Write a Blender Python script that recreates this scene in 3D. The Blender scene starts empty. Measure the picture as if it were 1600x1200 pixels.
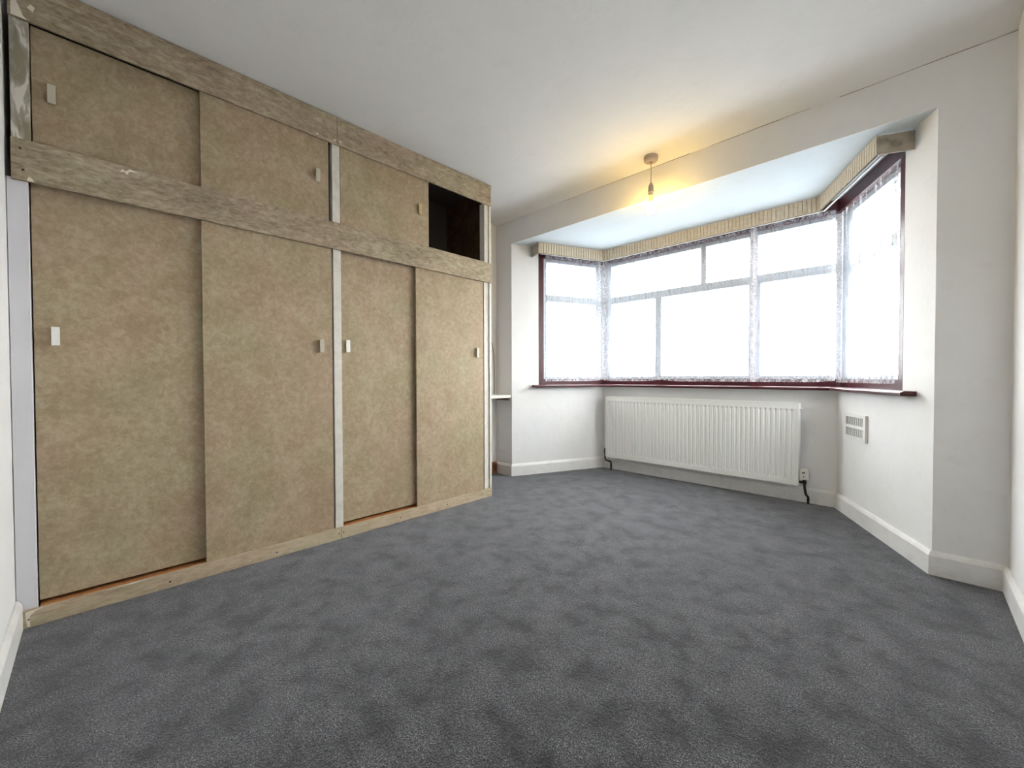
import bpy, bmesh, math, random
from mathutils import Vector, Matrix
random.seed(7)
S = bpy.context.scene
COL = S.collection

# ------------------------------------------------------------------ camera, sky, exposure
H = 2.45
yaw, pit, rol = 0.7747, 0.0172, -0.0029
F = Vector((-math.sin(yaw)*math.cos(pit), math.cos(yaw)*math.cos(pit), -math.sin(pit)))
R = Vector((math.cos(yaw), math.sin(yaw), 0)); U = R.cross(F)
R2 = R*math.cos(rol)+U*math.sin(rol); U2 = U*math.cos(rol)-R*math.sin(rol)
cd = bpy.data.cameras.new('camera'); cam = bpy.data.objects.new('camera', cd); COL.objects.link(cam)
m = Matrix((R2, U2, -F)).transposed().to_4x4(); m.translation = (2.3945, -2.2083, 0.9469)
cam.matrix_world = m
cd.sensor_width = 36; cd.lens = 640.8*36/1600; cd.clip_start = .01
S.camera = cam

w = bpy.data.worlds.new('overcast_sky'); S.world = w; w.use_nodes = True
nt = w.node_tree; bg = nt.nodes['Background']
geo = nt.nodes.new('ShaderNodeTexCoord'); sep = nt.nodes.new('ShaderNodeSeparateXYZ')
rmp = nt.nodes.new('ShaderNodeValToRGB'); mr = nt.nodes.new('ShaderNodeMapRange')
nt.links.new(geo.outputs['Generated'], sep.inputs[0]); nt.links.new(sep.outputs['Z'], mr.inputs['Value'])
mr.inputs['From Min'].default_value = -1; mr.inputs['From Max'].default_value = 1
nt.links.new(mr.outputs[0], rmp.inputs[0])
rmp.color_ramp.elements[0].position = .46; rmp.color_ramp.elements[0].color = (.22, .235, .25, 1)
rmp.color_ramp.elements[1].position = .505; rmp.color_ramp.elements[1].color = (.985, .985, 1.0, 1)
nt.links.new(rmp.outputs[0], bg.inputs['Color'])
bg.inputs['Strength'].default_value = 8.5

S.view_settings.view_transform = 'Standard'; S.view_settings.look = 'None'
S.view_settings.exposure = 1.58; S.view_settings.gamma = 1; S.view_settings.use_curve_mapping = False
S.cycles.diffuse_bounces = 8; S.cycles.max_bounces = 14; S.cycles.transparent_max_bounces = 16

# ------------------------------------------------------------------ materials
def mat(name, col, rough=.6, spec=.3, metal=0):
    M = bpy.data.materials.new(name); M.use_nodes = True
    b = M.node_tree.nodes['Principled BSDF']
    b.inputs['Base Color'].default_value = (*col, 1); b.inputs['Roughness'].default_value = rough
    b.inputs['Specular IOR Level'].default_value = spec; b.inputs['Metallic'].default_value = metal
    return M
def N(M, t, **k):
    n = M.node_tree.nodes.new(t)
    for a, v in k.items():
        if a in n.inputs: n.inputs[a].default_value = v
        else: setattr(n, a, v)
    return n
def L(M, a, b): M.node_tree.links.new(a, b)
def noise(M, scale, detail=4, rough=.55, vec=None, dist=0):
    n = N(M, 'ShaderNodeTexNoise'); n.inputs['Scale'].default_value = scale
    n.inputs['Detail'].default_value = detail; n.inputs['Roughness'].default_value = rough; n.inputs['Distortion'].default_value = dist
    if vec is None:
        g = N(M, 'ShaderNodeNewGeometry'); vec = g.outputs['Position']
    L(M, vec, n.inputs['Vector']); return n.outputs['Fac']
def ramp(M, fac, stops):
    r = N(M, 'ShaderNodeValToRGB'); e = r.color_ramp.elements
    while len(e) < len(stops): e.new(.5)
    for el, (p, c) in zip(e, stops): el.position = p; el.color = (*c, 1) if len(c) == 3 else c
    L(M, fac, r.inputs[0]); return r.outputs[0]
def mix(M, f, a, b, mode='MIX'):
    x = N(M, 'ShaderNodeMix'); x.data_type = 'RGBA'; x.blend_type = mode
    for s, v in ((x.inputs[0], f), (x.inputs[6], a), (x.inputs[7], b)):
        if isinstance(v, (int, float)): s.default_value = v
        elif isinstance(v, tuple): s.default_value = (*v, 1)
        else: L(M, v, s)
    return x.outputs[2]
def math_(M, op, a, b=None, c=None):
    x = N(M, 'ShaderNodeMath'); x.operation = op
    for i, v in enumerate((a, b, c)):
        if v is None: continue
        if isinstance(v, (int, float)): x.inputs[i].default_value = v
        else: L(M, v, x.inputs[i])
    return x.outputs[0]
def bump(M, h, strength, dist):
    b = N(M, 'ShaderNodeBump'); b.inputs['Strength'].default_value = strength; b.inputs['Distance'].default_value = dist
    L(M, h, b.inputs['Height']); L(M, b.outputs[0], M.node_tree.nodes['Principled BSDF'].inputs['Normal'])
def base(M, c): L(M, c, M.node_tree.nodes['Principled BSDF'].inputs['Base Color'])

def plaster(name, c1, c2, c3, rough=.8):
    M = mat(name, c1, rough, .15)
    f = ramp(M, noise(M, 2.2, 6, .6), [(.35, c1), (.55, c2), (.75, c3)])
    d = ramp(M, noise(M, 9, 6, .7, dist=.6), [(.28, (.965, .96, .95)), (.45, (1, 1, 1))])
    base(M, mix(M, 1.0, f, d, 'MULTIPLY'))
    h = math_(M, 'ADD', math_(M, 'MULTIPLY', noise(M, 5, 3), 1.0), math_(M, 'MULTIPLY', noise(M, 90, 3), .12))
    bump(M, h, .35, .012); return M
WALL = plaster('wall_paint', (.77, .76, .745), (.79, .785, .78), (.76, .76, .77))
CEIL = plaster('ceiling_paint', (.76, .76, .755), (.78, .78, .78), (.75, .755, .76))
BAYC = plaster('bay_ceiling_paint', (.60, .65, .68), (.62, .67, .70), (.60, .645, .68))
SKIRT = mat('skirting_gloss', (.76, .75, .73), .35, .4)
base(SKIRT, ramp(SKIRT, noise(SKIRT, 14, 6, .7), [(.3, (.68, .66, .63)), (.5, (.77, .76, .74)), (.8, (.79, .78, .77))]))
BROWNSK = mat('bare_skirting', (.22, .08, .03), .7)
base(BROWNSK, ramp(BROWNSK, noise(BROWNSK, 25, 5, .6), [(.35, (.12, .04, .02)), (.6, (.30, .11, .05)), (.75, (.5, .38, .28))]))

# carpet: pile speckle, footmarks
CARPET = mat('carpet', (.1, .1, .12), .8, .15)
g = N(CARPET, 'ShaderNodeNewGeometry'); P = g.outputs['Position']
fine = noise(CARPET, 240, 3, .85, P); mid = noise(CARPET, 95, 2, .7, P)
patch = noise(CARPET, 8.5, 5, .66, P, .25); patch2 = noise(CARPET, 1.4, 3, .5, P)
c = ramp(CARPET, fine, [(.41, (.0035, .0035, .0038)), (.50, (.022, .022, .024)), (.585, (.215, .215, .226))])
c = mix(CARPET, 1.0, c, ramp(CARPET, patch, [(.37, (.30, .30, .30)), (.46, (.76, .76, .76)), (.60, (1.3, 1.3, 1.3))]), 'MULTIPLY')
c = mix(CARPET, 1.0, c, ramp(CARPET, patch2, [(.35, (.9, .9, .9)), (.65, (1.06, 1.06, 1.06))]), 'MULTIPLY')
c = mix(CARPET, 1.0, c, ramp(CARPET, mid, [(.35, (.62, .62, .62)), (.65, (1.4, 1.4, 1.4))]), 'MULTIPLY')
base(CARPET, c)
b = CARPET.node_tree.nodes['Principled BSDF']
b.inputs['Sheen Weight'].default_value = .42; b.inputs['Sheen Roughness'].default_value = .38
b.inputs['Sheen Tint'].default_value = (.93, .94, 1, 1)
hh = math_(CARPET, 'ADD', math_(CARPET, 'MULTIPLY', fine, .6), math_(CARPET, 'ADD', math_(CARPET, 'MULTIPLY', mid, .6), math_(CARPET, 'MULTIPLY', patch, .5)))
bump(CARPET, hh, .7, .012)

def board(name, stops, fine_amt=.10, streak=(1, 1, 1)):
    M = mat(name, (.5, .4, .3), .62, .25)
    g = N(M, 'ShaderNodeNewGeometry'); mp = N(M, 'ShaderNodeMapping'); mp.inputs['Scale'].default_value = streak
    L(M, g.outputs['Position'], mp.inputs['Vector'])
    big = noise(M, 6.5, 3, .5, mp.outputs[0], .3); sm = noise(M, 42, 6, .76, mp.outputs[0], .6)
    f = math_(M, 'ADD', math_(M, 'MULTIPLY', big, .28), math_(M, 'MULTIPLY', sm, .72))
    c = ramp(M, f, stops)
    hue = ramp(M, noise(M, 2.6, 4, .6, mp.outputs[0]), [(.38, (.96, 1.0, .93)), (.6, (1.03, .97, .96))])
    base(M, mix(M, 1.0, c, hue, 'MULTIPLY'))
    bump(M, sm, .12, .002); return M
HARD = board('hardboard_door', [(.40, (.315, .243, .155)), (.50, (.378, .298, .202)), (.60, (.44, .36, .258))])
RAIL = board('worn_rail_board', [(.36, (.20, .16, .112)), (.50, (.35, .285, .205)), (.62, (.49, .42, .32))], streak=(1, .55, 1.6))
KICK = board('kick_board', [(.35, (.34, .27, .18)), (.50, (.46, .38, .27)), (.64, (.56, .48, .36))], streak=(1, .4, 2))
DOORS_LIGHT = HARD
POST = mat('post_cream_paint', (.66, .63, .56), .5, .3)
base(POST, ramp(POST, noise(POST, 18, 5, .7), [(.3, (.60, .56, .49)), (.6, (.70, .67, .61))]))
POSTW = mat('post_white_paint', (.66, .65, .68), .5, .3)
POSTP = mat('post_peeled_paint', (.4, .4, .34), .6, .25)
g = N(POSTP, 'ShaderNodeNewGeometry'); mp = N(POSTP, 'ShaderNodeMapping'); mp.inputs['Scale'].default_value = (1, 1.5, .55)
L(POSTP, g.outputs['Position'], mp.inputs['Vector'])
base(POSTP, ramp(POSTP, noise(POSTP, 14, 5, .55, mp.outputs[0], 1.2), [(.40, (.27, .25, .18)), (.50, (.36, .33, .27)), (.56, (.45, .42, .36)), (.585, (.66, .63, .56))]))
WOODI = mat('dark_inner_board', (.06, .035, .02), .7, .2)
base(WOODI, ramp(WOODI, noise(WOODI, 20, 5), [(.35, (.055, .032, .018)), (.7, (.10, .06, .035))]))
TRACK = mat('orange_timber_track', (.42, .17, .06), .6, .3)
base(TRACK, ramp(TRACK, noise(TRACK, 30, 4), [(.35, (.33, .12, .04)), (.7, (.52, .24, .09))]))
PULLW = mat('white_pull', (.85, .84, .80), .3, .5)
PULLC = mat('cream_pull', (.55, .50, .40), .45, .4)
PULLY = mat('yellowed_pull', (.52, .40, .20), .45, .4)
SCREW = mat('screw', (.03, .022, .018), .5, .4)
FILL = mat('filler', (.75, .70, .60), .8, .1)
MAROON = mat('maroon_gloss', (.055, .010, .014), .33, .35)
base(MAROON, ramp(MAROON, noise(MAROON, 22, 4), [(.3, (.045, .008, .012)), (.7, (.085, .015, .021))]))
UPVC = mat('white_window_frame', (.54, .58, .625), .4, .3)
RADW = mat('radiator_enamel', (.84, .85, .82), .32, .5)
RADG = mat('radiator_grille_dark', (.5, .5, .48), .5, .3)
PIPE = mat('dark_pipe', (.035, .03, .028), .4, .5, .3)
PLASTIC = mat('white_plastic', (.76, .74, .70), .4, .4)
ROSE = mat('aged_plastic', (.46, .37, .31), .45, .4)
VENTM = mat('vent_plastic', (.74, .74, .71), .4, .4)
DARK = mat('dark_recess', (.012, .012, .014), .9, .1)
SHELFM = mat('shelf_paint', (.72, .70, .60), .45, .4)
CABLEM = mat('grey_cable', (.16, .15, .13), .5, .3)
TRKW = mat('curtain_track_plastic', (.55, .52, .47), .4, .4)

PELM = mat('pelmet_ribbed_cover', (.6, .55, .45), .65, .25)
base(PELM, ramp(PELM, noise(PELM, 40, 4, .7), [(.3, (.52, .455, .36)), (.6, (.62, .555, .455)), (.75, (.68, .64, .58))]))
PELE = mat('pelmet_worn_end', (.4, .36, .3), .7, .2)
base(PELE, ramp(PELE, noise(PELE, 16, 5, .6), [(.3, (.22, .20, .17)), (.5, (.40, .35, .28)), (.7, (.50, .43, .35))]))

GLASS = bpy.data.materials.new('window_glass'); GLASS.use_nodes = True
t = GLASS.node_tree; t.nodes.clear(); o = t.nodes.new('ShaderNodeOutputMaterial')
tr = t.nodes.new('ShaderNodeBsdfTransparent'); gl = t.nodes.new('ShaderNodeBsdfGlossy'); gl.inputs['Roughness'].default_value = .02
fr = t.nodes.new('ShaderNodeLayerWeight'); fr.inputs[0].default_value = .5; fp_ = math_(GLASS, 'MULTIPLY_ADD', math_(GLASS, 'POWER', fr.outputs['Facing'], 5.0), .9, .04); mx = t.nodes.new('ShaderNodeMixShader')
tr.inputs[0].default_value = (.94, .96, .96, 1)
t.links.new(fp_, mx.inputs[0]); t.links.new(tr.outputs[0], mx.inputs[1]); t.links.new(gl.outputs[0], mx.inputs[2]); t.links.new(mx.outputs[0], o.inputs[0])

# lace net: UV in metres along the cloth, attribute 'dense' for heading, hem and side edges
LACE = bpy.data.materials.new('lace_net'); LACE.use_nodes = True
t = LACE.node_tree; t.nodes.clear(); o = t.nodes.new('ShaderNodeOutputMaterial')
uv = t.nodes.new('ShaderNodeUVMap'); at = t.nodes.new('ShaderNodeAttribute'); at.attribute_name = 'dense'
def vor(scale, sc=(1, 1, 1)):
    mp = t.nodes.new('ShaderNodeMapping'); mp.inputs['Scale'].default_value = sc; L(LACE, uv.outputs[0], mp.inputs[0])
    v = t.nodes.new('ShaderNodeTexVoronoi'); v.feature = 'DISTANCE_TO_EDGE'; v.inputs['Scale'].default_value = scale
    L(LACE, mp.outputs[0], v.inputs['Vector']); return v.outputs['Distance']
cell = ramp(LACE, vor(48), [(.03, (1, 1, 1)), (.14, (0, 0, 0))])
mp = t.nodes.new('ShaderNodeMapping'); mp.inputs['Scale'].default_value = (1, .13, 1); L(LACE, uv.outputs[0], mp.inputs[0])
flor = ramp(LACE, noise(LACE, 38, 4, .6, mp.outputs[0]), [(.50, (0, 0, 0)), (.60, (1, 1, 1))])
flor2 = ramp(LACE, noise(LACE, 30, 3, .6, uv.outputs[0], 1.5), [(.48, (0, 0, 0)), (.56, (1, 1, 1))])
a = math_(LACE, 'MULTIPLY_ADD', cell, .12, .08)
a = math_(LACE, 'MULTIPLY_ADD', flor, .22, a)
dn = math_(LACE, 'MULTIPLY', at.outputs['Fac'], math_(LACE, 'MULTIPLY_ADD', flor2, .42, .26))
a = math_(LACE, 'ADD', a, dn)
cl = t.nodes.new('ShaderNodeClamp'); L(LACE, a, cl.inputs[0]); cl.inputs[2].default_value = .93
df = t.nodes.new('ShaderNodeBsdfDiffuse'); L(LACE, mix(LACE, at.outputs['Fac'], (.24, .24, .26), (.60, .585, .62)), df.inputs[0])
tl = t.nodes.new('ShaderNodeBsdfTranslucent'); tl.inputs[0].default_value = (.92, .92, .95, 1)
tp = t.nodes.new('ShaderNodeBsdfTransparent')
m1 = t.nodes.new('ShaderNodeMixShader'); m1.inputs[0].default_value = .03; L(LACE, df.outputs[0], m1.inputs[1]); L(LACE, tl.outputs[0], m1.inputs[2])
m2 = t.nodes.new('ShaderNodeMixShader'); L(LACE, cl.outputs[0], m2.inputs[0]); L(LACE, tp.outputs[0], m2.inputs[1]); L(LACE, m1.outputs[0], m2.inputs[2])
L(LACE, m2.outputs[0], o.inputs[0])

BULB = bpy.data.materials.new('lit_bulb'); BULB.use_nodes = True
bb = BULB.node_tree.nodes['Principled BSDF']; bb.inputs['Base Color'].default_value = (.9, .85, .7, 1)
bb.inputs['Emission Color'].default_value = (1, .64, .13, 1); bb.inputs['Emission Strength'].default_value = 56
BNECK = mat('bulb_neck', (.75, .45, .2), .3, .5)
bn = BNECK.node_tree.nodes['Principled BSDF']; bn.inputs['Emission Color'].default_value = (1, .5, .15, 1); bn.inputs['Emission Strength'].default_value = .5

# ------------------------------------------------------------------ helpers
def props(o, **k):
    for a, v in k.items():
        if v: o[a] = v
def obj(name, bm, M, parent=None, smooth=False, bevel=0, loc=None, **k):
    me = bpy.data.meshes.new(name)
    bmesh.ops.recalc_face_normals(bm, faces=bm.faces[:])
    org = Vector(loc) if loc is not None else (parent['_o'] if parent and '_o' in parent else None)
    org = Vector(org) if org is not None else Vector((0, 0, 0))
    for v in bm.verts: v.co -= org
    if smooth:
        for f in bm.faces: f.smooth = True
    bm.to_mesh(me); bm.free(); me.materials.append(M)
    o = bpy.data.objects.new(name, me); COL.objects.link(o)
    if parent:
        o.parent = parent; o['_o'] = list(org)
    else:
        o.location = org; o['_o'] = list(org)
    if bevel:
        md = o.modifiers.new('bevel', 'BEVEL'); md.width = bevel; md.segments = 2; md.limit_method = 'ANGLE'
    props(o, **k); return o
def thing(name, loc, **k):
    o = bpy.data.objects.new(name, None); COL.objects.link(o); o.location = loc; o['_o'] = list(loc); o.empty_display_size = .1
    props(o, **k); return o
def prism(bm, poly, z0, z1):
    lo = [bm.verts.new((p[0], p[1], z0)) for p in poly]; hi = [bm.verts.new((p[0], p[1], z1)) for p in poly]
    n = len(poly)
    bm.faces.new(lo); bm.faces.new(hi)
    for i in range(n): bm.faces.new((lo[i], lo[(i+1) % n], hi[(i+1) % n], hi[i]))
def box(bm, x0, x1, y0, y1, z0, z1): prism(bm, [(x0, y0), (x1, y0), (x1, y1), (x0, y1)], z0, z1)
def nb(): return bmesh.new()
def lathe(bm, prof, cx, cy, n=28):
    rings = [[bm.verts.new((cx+r*math.cos(2*math.pi*i/n), cy+r*math.sin(2*math.pi*i/n), z)) for i in range(n)] for r, z in prof]
    for a, b in zip(rings, rings[1:]):
        for i in range(n): bm.faces.new((a[i], a[(i+1) % n], b[(i+1) % n], b[i]))
    bm.faces.new(rings[0]); bm.faces.new(rings[-1])
def tube(bm, pts, r, n=10):
    pts = [Vector(p) for p in pts]; rings = []
    for i, p in enumerate(pts):
        d = (pts[min(i+1, len(pts)-1)]-pts[max(i-1, 0)]).normalized()
        a = d.orthogonal().normalized() if i == 0 else (rings_a - d*rings_a.dot(d)).normalized()
        rings_a = a; b = d.cross(a)
        rings.append([bm.verts.new(p+(a*math.cos(2*math.pi*k/n)+b*math.sin(2*math.pi*k/n))*r) for k in range(n)])
    for a, b in zip(rings, rings[1:]):
        for i in range(n): bm.faces.new((a[i], a[(i+1) % n], b[(i+1) % n], b[i]))
    bm.faces.new(rings[0]); bm.faces.new(rings[-1])

# plan of the room, walked so that the room lies to the right of each side
XL, XR, Y0, Y1 = -.552, 2.7012, -2.4238, .5846
A = (-.3419, Y1); B = (.0677, 1.5288); C_ = (2.0079, 1.5288); D = (2.4654, Y1)
PLAN = [(XL, Y0), (XL, Y1), A, B, C_, D, (XR, Y1), (XR, Y0)]
def seg(i):
    a = Vector(PLAN[i % 8]); b = Vector(PLAN[(i+1) % 8]); t = (b-a).normalized(); return a, t, Vector((t[1], -t[0])), (b-a).length
def at_t(i, t, o):
    a, d, n, l = seg(i); return a+d*t+n*o
def mitre(i, o):
    a0, d0, n0, _ = seg(i-1); a1, d1, n1, _ = seg(i)
    p = a0+n0*o; q = a1+n1*o; cr = d0.x*d1.y-d0.y*d1.x; s = ((q-p).x*d1.y-(q-p).y*d1.x)/cr
    return p+d0*s
def node(nd, o): return mitre(nd[1], o) if nd[0] == 'm' else at_t(nd[1], nd[2], o)
def sweep(bm, nodes, prof):
    rings = [[bm.verts.new((*node(nd, o), z)) for o, z in prof] for nd in nodes]
    k = len(prof)
    for a, b in zip(rings, rings[1:]):
        for i in range(k): bm.faces.new((a[i], a[(i+1) % k], b[(i+1) % k], b[i]))
    bm.faces.new(rings[0]); bm.faces.new(rings[-1])
def rect(o0, o1, z0, z1): return [(o0, z0), (o1, z0), (o1, z1), (o0, z1)]
def tbox(bm, i, t0, t1, o0, o1, z0, z1): sweep(bm, [('t', i, t0), ('t', i, t1)], rect(o0, o1, z0, z1))
M_ = lambda i: ('m', i)
T_ = lambda i, t: ('t', i, t)
LA, LB, LC = seg(2)[3], seg(3)[3], seg(4)[3]     # left bay side, bay front, right bay side
HB = 2.2076                                       # height of the bay ceiling
SILL = .868
def struct(name, bm, M, **k): return obj(name, bm, M, kind='structure', **k)

# ------------------------------------------------------------------ room shell
bm = nb()
prism(bm, [(XL-.1, Y0-.1), (XR+.1, Y0-.1), (XR+.1, Y1+.05), tuple(at_t(5, 0, -.25)), tuple(mitre(4, -.25)), tuple(mitre(3, -.25)), tuple(at_t(2, 0, -.25)), (XL-.1, Y1+.05)], -.06, 0)
struct('floor', bm, CARPET, label='dark blue-grey carpet with trodden darker patches')
# ceiling with a shallow cove towards the window wall
bm = nb()
prof = [(Y0-.1, H), (Y1-.17, H)]
for k in range(1, 7):
    u = k/6; prof.append((Y1-.17+.17*u, H-.022*u**2.4))
prof += [(Y1+.1, H-.022), (Y1+.1, H+.1), (Y0-.1, H+.1)]
lo = [bm.verts.new((XL-.1, y, z)) for y, z in prof]; hi = [bm.verts.new((XR+.1, y, z)) for y, z in prof]
bm.faces.new(lo); bm.faces.new(hi)
for i in range(len(prof)):
    j = (i+1) % len(prof); bm.faces.new((lo[i], lo[j], hi[j], hi[i]))
struct('ceiling', bm, CEIL, label='white plaster ceiling curving softly into the window wall')
bm = nb()
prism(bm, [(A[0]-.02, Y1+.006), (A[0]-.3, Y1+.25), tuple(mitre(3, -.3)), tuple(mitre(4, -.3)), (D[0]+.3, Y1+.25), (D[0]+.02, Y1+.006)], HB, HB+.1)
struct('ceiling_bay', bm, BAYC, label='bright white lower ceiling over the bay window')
bm = nb(); box(bm, XL-.1, XL, Y0-.1, Y1+.1, 0, H+.1); struct('wall_left', bm, WALL, label='cream wall seen in the alcove behind the wardrobe')
bm = nb(); box(bm, XL-.1, XR+.1, Y0-.1, Y0, 0, H+.1); struct('wall_back', bm, WALL, label='white wall against which the wardrobe ends')
bm = nb(); box(bm, XR, XR+.1, Y0-.1, Y1+.1, 0, H+.1); struct('wall_right', bm, WALL, label='white wall beside the camera')
bm = nb()
HZ = H-.02
prism(bm, [(XL, Y1), A, tuple(at_t(2, 0, -.12)), (XL, Y1+.16)], 0, HB)
prism(bm, [D, (XR, Y1), (XR, Y1+.16), tuple(at_t(4, LC, -.12))], 0, HB)
prism(bm, [(XL, Y1), (XR, Y1), (XR, Y1+.1), (XL, Y1+.1)], HB+.1, H+.02)
prism(bm, [(XL, Y1), (XR, Y1), (XR, Y1+.006), (XL, Y1+.006)], HB, HB+.1)
struct('wall_front', bm, WALL, label='grey-white window wall with the beam over the bay opening')
tl0, tr0 = .284, .792      # window openings: left side starts, right side ends
bm = nb()
sweep(bm, [T_(2, 0), T_(2, tl0)], rect(-.25, 0, 0, HB)); sweep(bm, [T_(2, tl0), M_(3)], rect(-.25, 0, 0, SILL-.02))
struct('wall_bay_left', bm, WALL, label='angled left wall of the bay')
bm = nb(); sweep(bm, [M_(3), M_(4)], rect(-.25, 0, 0, SILL-.02)); struct('wall_bay_front', bm, WALL, label='wall under the bay window behind the radiator')
bm = nb()
sweep(bm, [M_(4), T_(4, tr0)], rect(-.25, 0, 0, SILL-.02)); sweep(bm, [T_(4, tr0), T_(4, LC)], rect(-.25, 0, 0, HB))
struct('wall_bay_right', bm, WALL, label='angled right wall of the bay with the air vent')

# baseboards
SP = [(0, 0), (.018, 0), (.018, .092), (.013, .102), (.006, .112), (0, .112)]
for nm, nodes, mm in (('baseboard_left', [T_(0, .02-Y0), M_(1)], BROWNSK), ('baseboard_alcove', [M_(1), M_(2)], SKIRT), ('baseboard_bay_left', [M_(2), M_(3)], SKIRT),
                      ('baseboard_bay_front', [M_(3), M_(4)], SKIRT), ('baseboard_bay_right', [M_(4), M_(5)], SKIRT), ('baseboard_front', [M_(5), M_(6)], SKIRT),
                      ('baseboard_right', [M_(6), M_(7)], SKIRT), ('baseboard_back', [M_(7), T_(7, XR-.001)], SKIRT)):
    bm = nb(); sweep(bm, nodes, SP); struct(nm, bm, mm)
# hairline crack and paint edge where the cove meets the window wall
CRACK = mat('crack', (.16, .12, .09), .9, .05)
bm = nb(); x = .22; zc = H-.0235
while x < 2.66:
    ln = random.uniform(.04, .16); z2 = H-.0235+random.uniform(-.0022, .0008)
    if random.random() < .86:
        th = random.uniform(.0005, .0014)
        a = [bm.verts.new(p) for p in ((x, Y1-.0007, zc-th), (x+ln, Y1-.0007, z2-th), (x+ln, Y1-.0007, z2+th), (x, Y1-.0007, zc+th))]
        b = [bm.verts.new((v.co.x, Y1+.0005, v.co.z)) for v in a]
        for i in range(4): bm.faces.new((a[i], a[(i+1) % 4], b[(i+1) % 4], b[i]))
        bm.faces.new(a)
    x += ln; zc = z2
struct('trim_2', bm, CRACK, label='hairline crack along the joint of ceiling and window wall')

# ------------------------------------------------------------------ windows
WIN = []
def window(n, label, i, start, end, jamb, g0, g1, mulls):
    """one light of the bay; mulls: list of (t0, t1, zone) zone 'low'|'up'|'all'"""
    W = struct('window_%d' % n, (lambda b: (sweep(b, [start, end], rect(-.13, 0, 2.120, HB-.001)), b)[1])(nb()), MAROON, label=label)
    bm = nb(); sweep(bm, [start, end], rect(-.13, -.036, SILL, .925)); obj('bottom_rail', bm, MAROON, W)
    if jamb:
        bm = nb(); tbox(bm, i, jamb[0], jamb[1], -.13, 0, SILL+.001, 2.120); obj('jamb', bm, MAROON, W, bevel=.004)
    o0, o1 = -.115, -.05
    zb, zt, zm0, zm1 = .925, 2.120, 1.700, 1.768
    gb, gt = .952, 2.088
    def s(a, b): return a, b
    # perimeter frame
    fs = ('t', i, jamb[1]) if jamb and jamb[0] < .5 else start
    fe = ('t', i, jamb[0]) if jamb and jamb[0] > .5 else end
    bm = nb()
    sweep(bm, [fs, fe], rect(o0, o1, zb, gb)); sweep(bm, [fs, fe], rect(o0, o1, gt, zt))
    sweep(bm, [fs, T_(i, g0)], rect(o0, o1, gb, gt)); sweep(bm, [T_(i, g1), fe], rect(o0, o1, gb, gt))
    obj('frame', bm, UPVC, W)
    bm = nb(); tbox(bm, i, g0, g1, o0, o1+.004, zm0, zm1); obj('transom', bm, UPVC, W, bevel=.004)
    low, up = [g0], [g0]
    for a, b, zn in mulls:
        if zn in ('low', 'all'):
            bm = nb(); tbox(bm, i, a, b, o0, o1+.002, gb, zm0); obj('mullion', bm, UPVC, W, bevel=.004); low += [a, b]
        if zn in ('up', 'all'):
            c = (a+.006, b-.018) if zn == 'all' else (a, b)
            bm = nb(); tbox(bm, i, c[0], c[1], o0, o1+.002, zm1, gt); obj('mullion', bm, UPVC, W, bevel=.004); up += [c[0], c[1]]
    low.append(g1); up.append(g1)
    for arr, za, zb_ in ((low, gb, zm0), (up, zm1, gt)):
        for a, b in zip(arr[::2], arr[1::2]):
            bm = nb(); tbox(bm, i, a, b, -.088, -.084, za, zb_); obj('pane', bm, GLASS, W)
window(1, 'narrow left light of the bay window with maroon frame and white casement', 2, T_(2, tl0), M_(3), (tl0, .342), .398, .975, [])
window(2, 'wide front light of the bay window with white casements', 3, M_(3), M_(4), None, .070, 1.918, [(.547, .608, 'low'), (.967, 1.014, 'up'), (1.350, 1.436, 'all')])
window(3, 'narrow right light of the bay window with maroon frame', 4, M_(4), T_(4, tr0), (.744, tr0), .072, .700, [])

# sill: a maroon board following the bay
bm = nb()
sweep(bm, [T_(2, .215), M_(3), M_(4), T_(4, LC-.135)], [(-.13, SILL-.024), (0, SILL-.024), (.062, SILL-.024), (.068, SILL-.019), (.068, SILL-.009), (.065, SILL-.0045), (.052, SILL), (-.13, SILL)])
struct('trim_1', bm, MAROON, label='maroon gloss window sill running round the bay')

# ------------------------------------------------------------------ pelmet
PO, PT = .160, .012
pl = thing('pelmet', (1.05, 1.37, 2.1), label='cream ribbed box pelmet along the top of the bay window', category='pelmet')
def ribbed(nodes_t, i, ta, tb, mA, mB):
    """front board of the pelmet: vertical ribs, mitred at the bay corners"""
    bm = nb(); L0 = []; n = max(8, int((tb-ta)/.0145))
    a = at_t(i, ta, PO); 
    def P(t, o): 
        return at_t(i, t, o)
    pf = mitre(mA, PO) if mA else at_t(i, ta, PO); qf = mitre(mB, PO) if mB else at_t(i, tb, PO)
    pb = mitre(mA, PO-PT) if mA else at_t(i, ta, PO-PT); qb = mitre(mB, PO-PT) if mB else at_t(i, tb, PO-PT)
    nn = seg(i)[2]
    rows = []; n = max(4, round((qf-pf).length/.027)); us = [0.0]
    for k in range(n): us += [(k+.40)/n, (k+.46)/n, (k+.60)/n, (k+.66)/n]
    us.append(1.0)
    for k, u in enumerate(us):
        f = pf.lerp(qf, u); b = pb.lerp(qb, u)
        if k % 4 in (2, 3) and 0 < u < 1: f = f-nn*.006
        rows.append([bm.verts.new((*f, 2.102)), bm.verts.new((*f, HB-.004)), bm.verts.new((*b, HB-.004)), bm.verts.new((*b, 2.102))])
    for r0, r1 in zip(rows, rows[1:]):
        for j in range(4): bm.faces.new((r0[j], r0[(j+1) % 4], r1[(j+1) % 4], r1[j]))
    bm.faces.new(rows[0]); bm.faces.new(rows[-1]); return bm
TPL, TPR = .218, LC-.185
GAPSH = mat('pelmet_gap_shade', (.13, .10, .075), .8, .1)  # gap shadow under the pelmet, painted dark on the boards' underside and back
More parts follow.
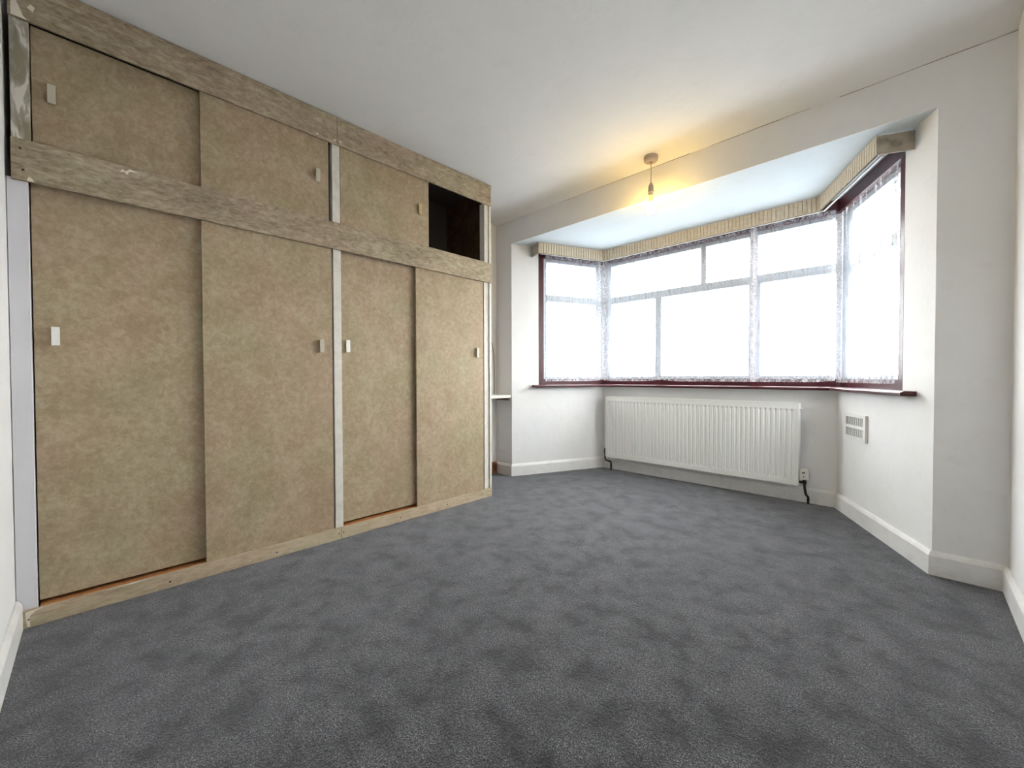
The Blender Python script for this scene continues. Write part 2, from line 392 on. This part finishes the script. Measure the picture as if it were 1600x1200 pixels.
def faced(o, i):
    o.data.materials.append(GAPSH); n = Vector((*seg(i)[2], 0))
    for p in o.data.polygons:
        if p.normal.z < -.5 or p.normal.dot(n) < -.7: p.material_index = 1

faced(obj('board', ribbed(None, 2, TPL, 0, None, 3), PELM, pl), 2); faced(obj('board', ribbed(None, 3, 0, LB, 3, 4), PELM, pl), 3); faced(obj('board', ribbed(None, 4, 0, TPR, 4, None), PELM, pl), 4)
bm = nb(); tbox(bm, 2, TPL-.012, TPL-.0005, 0.001, PO, 2.102, HB-.006); obj('end_board', bm, PELE, pl, label='bare worn end of the pelmet')
bm = nb(); tbox(bm, 4, TPR+.0005, TPR+.012, 0.001, PO, 2.102, HB-.009); obj('end_board', bm, PELE, pl, label='stained worn end of the pelmet')
# curtain track under the pelmet
bm = nb(); sweep(bm, [T_(2, TPL+.03), M_(3), M_(4), T_(4, TPR-.03)], rect(.112, .124, 2.107, 2.114))
tk = obj('curtain_track', bm, TRKW, loc=(1.04, 1.4, 2.12), label='thin cream plastic curtain track behind the pelmet', category='curtain track')

# ------------------------------------------------------------------ net curtains
def curtain(name, path, label, ztop=2.132, zbot=.900, amp=.010, dens_a=.05, dens_b=.05, seed=1, lift=None, sag=None):
    """path: [(x, y)] polyline; cloth hung in soft folds along it"""
    rnd = random.Random(seed); bm = nb()
    uvl = bm.loops.layers.uv.new('UVMap')
    P = [Vector(p) for p in path]; Ls = [(b-a).length for a, b in zip(P, P[1:])]; tot = sum(Ls)
    n = int(tot/.008); nz = 46
    ph = [rnd.uniform(0, 6.28) for _ in range(6)]
    def pos(s):
        for a, b, l in zip(P, P[1:], Ls):
            if s <= l or b is P[-1]:
                d = (b-a).normalized(); return a+d*s, Vector((d.y, -d.x))
            s -= l
    V = []; dl = []
    for i in range(n+1):
        s = tot*i/n; p, nn = pos(min(s, tot)); col = []
        for j in range(nz+1):
            v = j/nz
            hem = zbot+.004*abs(math.sin(s*math.pi/.026))+(lift(s) if lift else 0)
            zt_ = ztop+(sag(s) if sag else 0)
            z = zt_+(hem-zt_)*v
            wob = amp*(math.sin(s*2*math.pi/.085+ph[0]+.5*math.sin(s*9+ph[1]))*(.75-.35*v)+.5*math.sin(s*2*math.pi/.21+ph[2]+v*1.1)+.25*math.sin(s*2*math.pi/.031+ph[3])*(1-v)**2)
            q = p+nn*wob
            vt = bm.verts.new((q.x, q.y, z)); col.append(vt)
            e = max(0, 1-s/dens_a) if dens_a else 0; e2 = max(0, 1-(tot-s)/dens_b) if dens_b else 0
            top = max(0, 1-(zt_-z)/.05); bot = max(0, 1-(z-hem)/.05)
            dl.append(min(1, max(min(1, e*2.5), min(1, e2*2.5), top*1.2, bot*1.1)))
            vt.index = len(dl)-1
        V.append(col)
    for i in range(n):
        for j in range(nz):
            f = bm.faces.new((V[i][j], V[i][j+1], V[i+1][j+1], V[i+1][j])); f.smooth = True
            for lp, (a, b) in zip(f.loops, ((i, j), (i, j+1), (i+1, j+1), (i+1, j))):
                lp[uvl].uv = (tot*a/n*1.25+seed, 1.18*b/nz)
    o = obj(name, bm, LACE, loc=(*path[0], zbot), label=label, category='curtain', group='net curtains round the bay')
    at = o.data.attributes.new('dense', 'FLOAT', 'POINT'); at.data.foreach_set('value', dl)
    return o
CO = .016
pt = lambda i, t, o=CO: tuple(at_t(i, t, o))
mL, mR = mitre(3, CO), mitre(4, CO)
curtain('net_curtain', [pt(2, .350), pt(2, LA-.055), tuple(Vector(pt(2, LA-.055)).lerp(mL, .7)+Vector((.004, -.004)))], 'short lace net curtain over the narrow window nearest the wardrobe', seed=1, dens_a=.02, dens_b=.07,
        lift=lambda s: .008*max(0, (s-.45)/.2))
curtain('net_curtain', [tuple(mL+Vector((.000, -.006))), pt(3, .06), pt(3, 1.425, CO-.004)], 'long lace net curtain over the front window, from the corner to the thick mullion', seed=2, dens_a=.07, dens_b=.045,
        lift=lambda s: .009*max(0, 1-s/.12)+.012*math.exp(-((s-.62)/.10)**2))
curtain('net_curtain', [pt(3, 1.385, CO+.012), pt(3, LB-.045, CO+.006), tuple(mR+Vector((-.006, .002)))], 'lace net curtain over the front window beyond the thick mullion', seed=3, dens_a=.045, dens_b=.08,
        lift=lambda s: .010*max(0, (s-.42)/.12))
curtain('net_curtain', [tuple(mR+Vector((.004, -.008))), pt(4, .04), pt(4, .738)], 'dense lace net curtain over the window above the air vent', seed=4, dens_a=.09, dens_b=.03, amp=.012, sag=lambda s: -.045+.03*max(0, (s-.62)/.13))

# ------------------------------------------------------------------ fitted wardrobe
WB = thing('fitted_wardrobe', (-.2, -1.2, 0), label='large built-in wardrobe with tan mottled hardboard sliding doors, one top bay open', category='wardrobe')
XF, XB = .008, -.004                       # rails stand proud
ZT0, ZM0, ZM1, ZK = 2.2873, 1.6868, 1.8414, .0685
YA, YJ = Y0+.0145, -1.2035
def ybox(name, M, x0, x1, y0, y1, z0, z1, parent=WB, bevel=.0015, **k):
    bm = nb(); box(bm, x0, x1, y0, y1, z0, z1); return obj(name, bm, M, parent, bevel=bevel, **k)
tr1 = ybox('top_rail', RAIL, XB, XF, YA, YJ-.001, ZT0, H-.004); tr2 = ybox('top_rail', RAIL, XB, XF, YJ+.001, 0, ZT0, H-.004)
mrail = ybox('middle_rail', RAIL, XB, XF, YA, 0, ZM0, ZM1)
k1 = ybox('kick_board', KICK, XB, XF, YA, YJ-.001, 0.001, ZK); k2 = ybox('kick_board', KICK, XB, XF, YJ+.001, 0, 0.001, ZK)
def disc(parent, y, z, r=.0035, M=SCREW, name='screw', **k):
    bm = nb(); n = 10
    a = [bm.verts.new((XF-.0005, y+r*math.cos(2*math.pi*i/n), z+r*math.sin(2*math.pi*i/n))) for i in range(n)]
    b = [bm.verts.new((XF+.0008, y+r*.8*math.cos(2*math.pi*i/n), z+r*.8*math.sin(2*math.pi*i/n))) for i in range(n)]
    for i in range(n): bm.faces.new((a[i], a[(i+1) % n], b[(i+1) % n], b[i]))
    bm.faces.new(b); obj(name, bm, M, parent, **k)
for y, z in ((-2.386, 1.805), (-2.38, 1.727), (-.011, 1.820), (-.011, 1.745)): disc(mrail, y, z, .0042)
disc(mrail, -1.198, 1.832, .003)
for y, z in ((-2.392, .033), (-1.978, .028), (-1.543, .026), (-1.216, .036)): disc(k1, y, z, .0045)
for y, z in ((-1.190, .036), (-.814, .029), (-.438, .032), (-.045, .050), (-.016, .046)): disc(k2, y, z, .0045)
for y, z, p in ((-1.314, 2.305, tr1), (-1.218, 2.308, tr1), (-1.185, 2.311, tr2)): disc(p, y, z, .006, FILL, 'filler_dab')
def splodge(parent, pts, M=FILL):
    bm = nb(); a = [bm.verts.new((XF-.0005, y, z)) for y, z in pts]; b = [bm.verts.new((XF+.0008, y, z)) for y, z in pts]
    n = len(pts)
    for i in range(n): bm.faces.new((a[i], a[(i+1) % n], b[(i+1) % n], b[i]))
    bm.faces.new(b); obj('paint_chip', bm, M, parent)
splodge(mrail, [(-2.118, 1.812), (-2.108, 1.826), (-2.100, 1.818), (-2.086, 1.833), (-2.062, 1.827), (-2.088, 1.821), (-2.094, 1.806), (-2.104, 1.815)])
splodge(mrail, [(-2.372, 1.689), (-2.366, 1.706), (-2.359, 1.701), (-2.352, 1.689)])
splodge(k1, [(-2.400, .062), (-2.396, .008), (-2.388, .004), (-2.389, .045), (-2.375, .060), (-2.35, .067)])
splodge(tr1, [(-2.401, 2.289), (-2.402, 2.44), (-2.386, 2.43), (-2.389, 2.35), (-2.372, 2.30), (-2.362, 2.288)])
splodge(tr1, [(-2.362, 2.335), (-2.352, 2.352), (-2.342, 2.345), (-2.347, 2.325)])
splodge(k1, [(-2.20, .066), (-2.10, .0682), (-2.03, .0682), (-2.10, .064)])
# posts
ybox('post', POSTP, -.09, -.0055, YA+.001, -2.361, ZM1-.01, 2.30, label='post with peeling grey-green paint')
ybox('post', POSTW, -.09, -.0055, Y0+.002, -2.370, .001, ZM0+.01, label='lilac-white painted post')
ybox('post', POST, -.09, -.0055, -1.2292, -1.186, ZM1-.01, 2.30); ybox('post', POST, -.09, -.0055, -1.2285, -1.184, .001, ZM0+.01)
ybox('post', POST, -.06, -.0055, -.060, -.019, ZM1-.01, 2.30); ybox('post', POST, -.06, -.0055, -.066, -.019, .001, ZM0+.01)
# carcass
ybox('end_panel', WOODI, -.545, -.006, -.018, 0, .001, H-.006)
ybox('end_strip', POST, -.0055, .006, -.0185, .0, ZK+.001, ZM0-.001); ybox('end_strip', POST, -.0055, .006, -.0185, .0, ZM1+.001, ZT0-.001)
INSH = mat('inner_shade_lining', (.09, .08, .075), .8, .1)  # dark sheets added over wall and ceiling, painting the shade inside the open bay
ybox('back_shade_panel', INSH, -.5505, -.5455, YA, -.001, .001, H-.006); ybox('top_shade_panel', INSH, -.545, -.06, YA, -.019, H-.016, H-.006)
ybox('partition', WOODI, -.545, -.09, -1.216, -1.198, .001, H-.006)
ybox('divider_shelf', WOODI, -.545, -.09, YA, -.019, 1.752, 1.77)
for a, b in ((YA+.045, -1.2295), (-1.1835, -.067)):
    ybox('runner_track', TRACK, -.09, -.0045, a, b, .03, .064); ybox('runner_track', TRACK, -.09, -.0045, a, b, 1.79, 1.812)
# sliding doors: front lane x -.022..-.010, rear lane x -.048..-.036
def handle(d, xf, yc, zc, M, right_dark=False):
    bm = nb(); hw, hz, dep = .0115, .0365, .017
    # finger pull: a face plate carried on a narrower web
    box(bm, xf+dep-.004, xf+dep, yc-hw, yc+hw, zc-hz, zc+hz)
    box(bm, xf, xf+dep-.004, yc-hw*.62, yc+hw*.62, zc-hz+.001, zc+hz-.001)
    obj('handle', bm, M, d, bevel=.0012)
def door(front, y0, y1, z0, z1, hy, hz, hm):
    x1 = -.010 if front else -.038; x0 = x1-.012
    d = ybox('sliding_door', HARD, x0, x1, y0, y1, z0, z1, bevel=.001)
    handle(d, x1, hy, hz, hm); return d
door(False, -2.366, -1.80, .079, 1.70, -2.309, 1.113, PULLW)
door(True, -1.841, -1.236, .0655, 1.70, -1.300, 1.125, PULLC)
door(False, -1.180, -.62, .079, 1.70, -1.137, 1.134, PULLW)
door(True, -.676, -.070, .0655, 1.70, -.140, 1.133, PULLC)
door(False, -2.358, -1.80, 1.813, 2.30, -2.306, 2.057, PULLC)
door(True, -1.839, -1.249, 1.813, 2.30, -1.311, 2.078, PULLC)
door(True, -1.182, -.570, 1.813, 2.30, -.645, 2.083, PULLY)
# small worn holes on the right-hand doors
# ------------------------------------------------------------------ alcove shelf and cable
sh = thing('alcove_shelf', (-.45, .3, .775), label='cream painted shelf board in the alcove behind the wardrobe end', category='shelf')
bm = nb(); box(bm, XL+.001, -.352, .004, Y1-.001, .748, .775); obj('shelf_board', bm, SHELFM, sh, bevel=.002)
bm = nb(); box(bm, XL+.02, -.375, Y1-.022, Y1-.001, .724, .747); obj('batten', bm, mat('batten_dark', (.12, .1, .07), .7), sh)
bm = nb()
tube(bm, [(XL+.004, .30, 1.30), (XL+.004, .42, 1.345), (XL+.004, .47, 1.335), (XL+.005, .505, 1.30), (XL+.006, .53, 1.23), (XL+.005, .542, 1.15), (XL+.005, .547, 1.05), (XL+.004, .546, .9), (XL+.005, .548, .777)], .0028, 8)
obj('cable', bm, CABLEM, loc=(XL+.005, .548, .777), smooth=True, label='thin grey cable hanging down the alcove wall onto the shelf', category='cable')

# ------------------------------------------------------------------ radiator (segment 3)
RD = thing('radiator', tuple(at_t(3, .9, .05))+(.139,), label='long white ribbed panel radiator under the bay window', category='radiator')
t0, t1, rz0, rz1 = .100, 1.720, .142, .742
bm = nb(); nr = 46; pitch = (t1-t0-.04)/nr
cols = [(t0+.001, 0), (t0+.02, 0)]
for k in range(nr):
    s = t0+.02+k*pitch; cols += [(s+pitch*.10, 0), (s+pitch*.28, 1), (s+pitch*.60, 1), (s+pitch*.78, 0)]
cols += [(t1-.02, 0), (t1-.001, 0)]
rows = [(rz0, 0), (rz0+.030, 0), (rz0+.046, 1), (rz1-.052, 1), (rz1-.038, 0), (rz1, 0)]
gv = [[bm.verts.new((*at_t(3, t_, .100-.005*d*e), z)) for z, e in rows] for t_, d in cols]
for a_, b_ in zip(gv, gv[1:]):
    for j in range(5): bm.faces.new((a_[j], a_[j+1], b_[j+1], b_[j]))
obj('front_panel', bm, RADW, RD)
fp = bpy.data.objects['front_panel']; md = fp.modifiers.new('s', 'SOLIDIFY'); md.thickness = .0015; md.offset = -1 if False else 1
bm = nb(); tbox(bm, 3, t0+.01, t1-.01, .030, .034, rz0+.01, rz1-.03); obj('rear_panel', bm, RADW, RD)
for ta, tb in ((t0-.006, t0+.0005), (t1-.0005, t1+.006)):
    bm = nb(); tbox(bm, 3, ta, tb, .030, .1015, rz0-.002, rz1+.003); obj('side_cover', bm, RADW, RD, bevel=.0015)
bm = nb(); tbox(bm, 3, t0, t1, .096, .1025, rz1-.001, rz1+.006); tbox(bm, 3, t0, t1, .030, .036, rz1-.03, rz1+.006)
k = t0+.01
while k < t1-.01:
    tbox(bm, 3, k, k+.006, .036, .096, rz1-.002, rz1+.003); k += .022
obj('top_grille', bm, RADW, RD)
bm = nb(); tbox(bm, 3, t0, t1, .094, .1015, rz0-.006, rz0); obj('bottom_edge', bm, RADW, RD)
def ycyl(i, ta, tb, o, z, r, n=12):
    bm = nb(); tube(bm, [(*at_t(i, ta, o), z), (*at_t(i, tb, o), z)], r, n); return bm
obj('bleed_valve', ycyl(3, t1+.006, t1+.018, .066, rz1-.035, .008), PLASTIC, RD, smooth=False)
# right: boxy valve head and black pipes; left: lockshield pipe
bm = nb(); tbox(bm, 3, 1.733, 1.783, .050, .098, .183, .262); v = obj('valve_head', bm, PLASTIC, RD, bevel=.005)
bm = nb(); tbox(bm, 3, 1.748, 1.767, .098, .0995, .232, .240); obj('marking', bm, SCREW, v)
bm = nb(); tbox(bm, 3, 1.755, 1.761, .098, .0995, .204, .212); obj('marking', bm, SCREW, v)
q = lambda t_, o_, z_: (*at_t(3, t_, o_), z_)
bm = nb(); tube(bm, [q(1.722, .066, .160), q(1.760, .066, .160)], .010); tube(bm, [q(1.758, .068, .190), q(1.758, .068, .150)], .013, 12)
obj('valve_body', bm, PIPE, RD, smooth=True)
bm = nb(); tube(bm, [q(1.758, .068, .155), q(1.760, .067, .12), q(1.764, .060, .08), q(1.770, .052, .062), q(1.776, .044, .054), q(1.778, .042, .045), q(1.778, .042, .001)], .0085, 12)
obj('pipe', bm, PIPE, RD, smooth=True)
bm = nb(); tube(bm, [q(t0-.006, .066, .185), q(.070, .066, .185)], .010); tube(bm, [q(.072, .066, .215), q(.070, .066, .165)], .012, 12)
obj('valve_body', bm, PIPE, RD, smooth=True)
bm = nb(); tube(bm, [q(.070, .066, .18), q(.070, .066, .11), q(.074, .066, .098), q(.085, .066, .092), q(.120, .066, .086), q(.134, .066, .080), q(.139, .066, .068), q(.139, .066, .001)], .0085, 12)
obj('pipe', bm, PIPE, RD, smooth=True)
for tb_ in (.42, .95, 1.45):
    bm = nb(); tbox(bm, 3, tb_-.012, tb_+.012, .0005, .031, rz0+.01, rz1-.06); obj('bracket', bm, RADW, RD)

# ------------------------------------------------------------------ air vent on the right bay wall
VT = thing('air_vent', tuple(at_t(4, .29, 0))+(.53,), label='white plastic slotted air vent on the wall under the window end', category='vent')
va, vb, vz0, vz1 = .150, .432, .530, .698
bm = nb(); fz = .022
for tt in ((va, va+fz), (vb-fz-.012, vb)): tbox(bm, 4, tt[0], tt[1], .001, .014, vz0, vz1)
zm = (vz0+vz1)/2
for zz in ((vz0, vz0+fz), (zm-.010, zm+.010), (vz1-fz, vz1)): tbox(bm, 4, va+fz, vb-fz-.012, .001, .014, zz[0], zz[1])
obj('vent_frame', bm, VENTM, VT)
bm = nb(); tbox(bm, 4, va+fz, vb-fz-.012, .0005, .002, vz0+fz, vz1-fz); obj('vent_back', bm, DARK, VT)
ns = 9; span = vb-fz-.012-(va+fz); 
me = None
for rz in ((vz0+fz, zm-.010), (zm+.010, vz1-fz)):
    for k in range(1, ns):
        s = va+fz+span*k/ns
        bm = nb(); tbox(bm, 4, s-.0055, s+.0055, .0025, .010, rz[0], rz[1]); obj('vent_bar', bm, VENTM, VT)

# ------------------------------------------------------------------ pendant light
px, py = 1.098, .480
PD = thing('pendant_light', (px, py, H), label='bare lit bulb on a short flex hanging from the ceiling before the bay', category='lamp')
bm = nb(); lathe(bm, [(.046, H-.0005), (.047, H-.012), (.044, H-.030), (.036, H-.038), (.012, H-.040), (.008, H-.046)], px, py); obj('ceiling_rose', bm, ROSE, PD, smooth=False)
bm = nb(); tube(bm, [(px, py, H-.04), (px+.001, py, H-.11), (px, py, 2.268)], .0032, 8); obj('flex', bm, ROSE, PD, smooth=True)
bm = nb(); lathe(bm, [(.006, 2.272), (.011, 2.262), (.0165, 2.246), (.0175, 2.240), (.0175, 2.218), (.0195, 2.217), (.0195, 2.204), (.0175, 2.203), (.0175, 2.186), (.016, 2.184)], px, py); obj('lamp_holder', bm, ROSE, PD)
bm = nb(); lathe(bm, [(.0125, 2.184), (.0135, 2.160), (.0165, 2.148), (.0185, 2.138)], px, py); bl = obj('bulb_neck', bm, BNECK, PD, smooth=True)
bm = nb(); lathe(bm, [(.0185, 2.138), (.027, 2.124), (.031, 2.106), (.0315, 2.095), (.029, 2.079), (.021, 2.066), (.010, 2.060), (.003, 2.0585)], px, py); obj('bulb', bm, BULB, PD, smooth=True)

for o in S.objects:
    if '_o' in o: del o['_o']
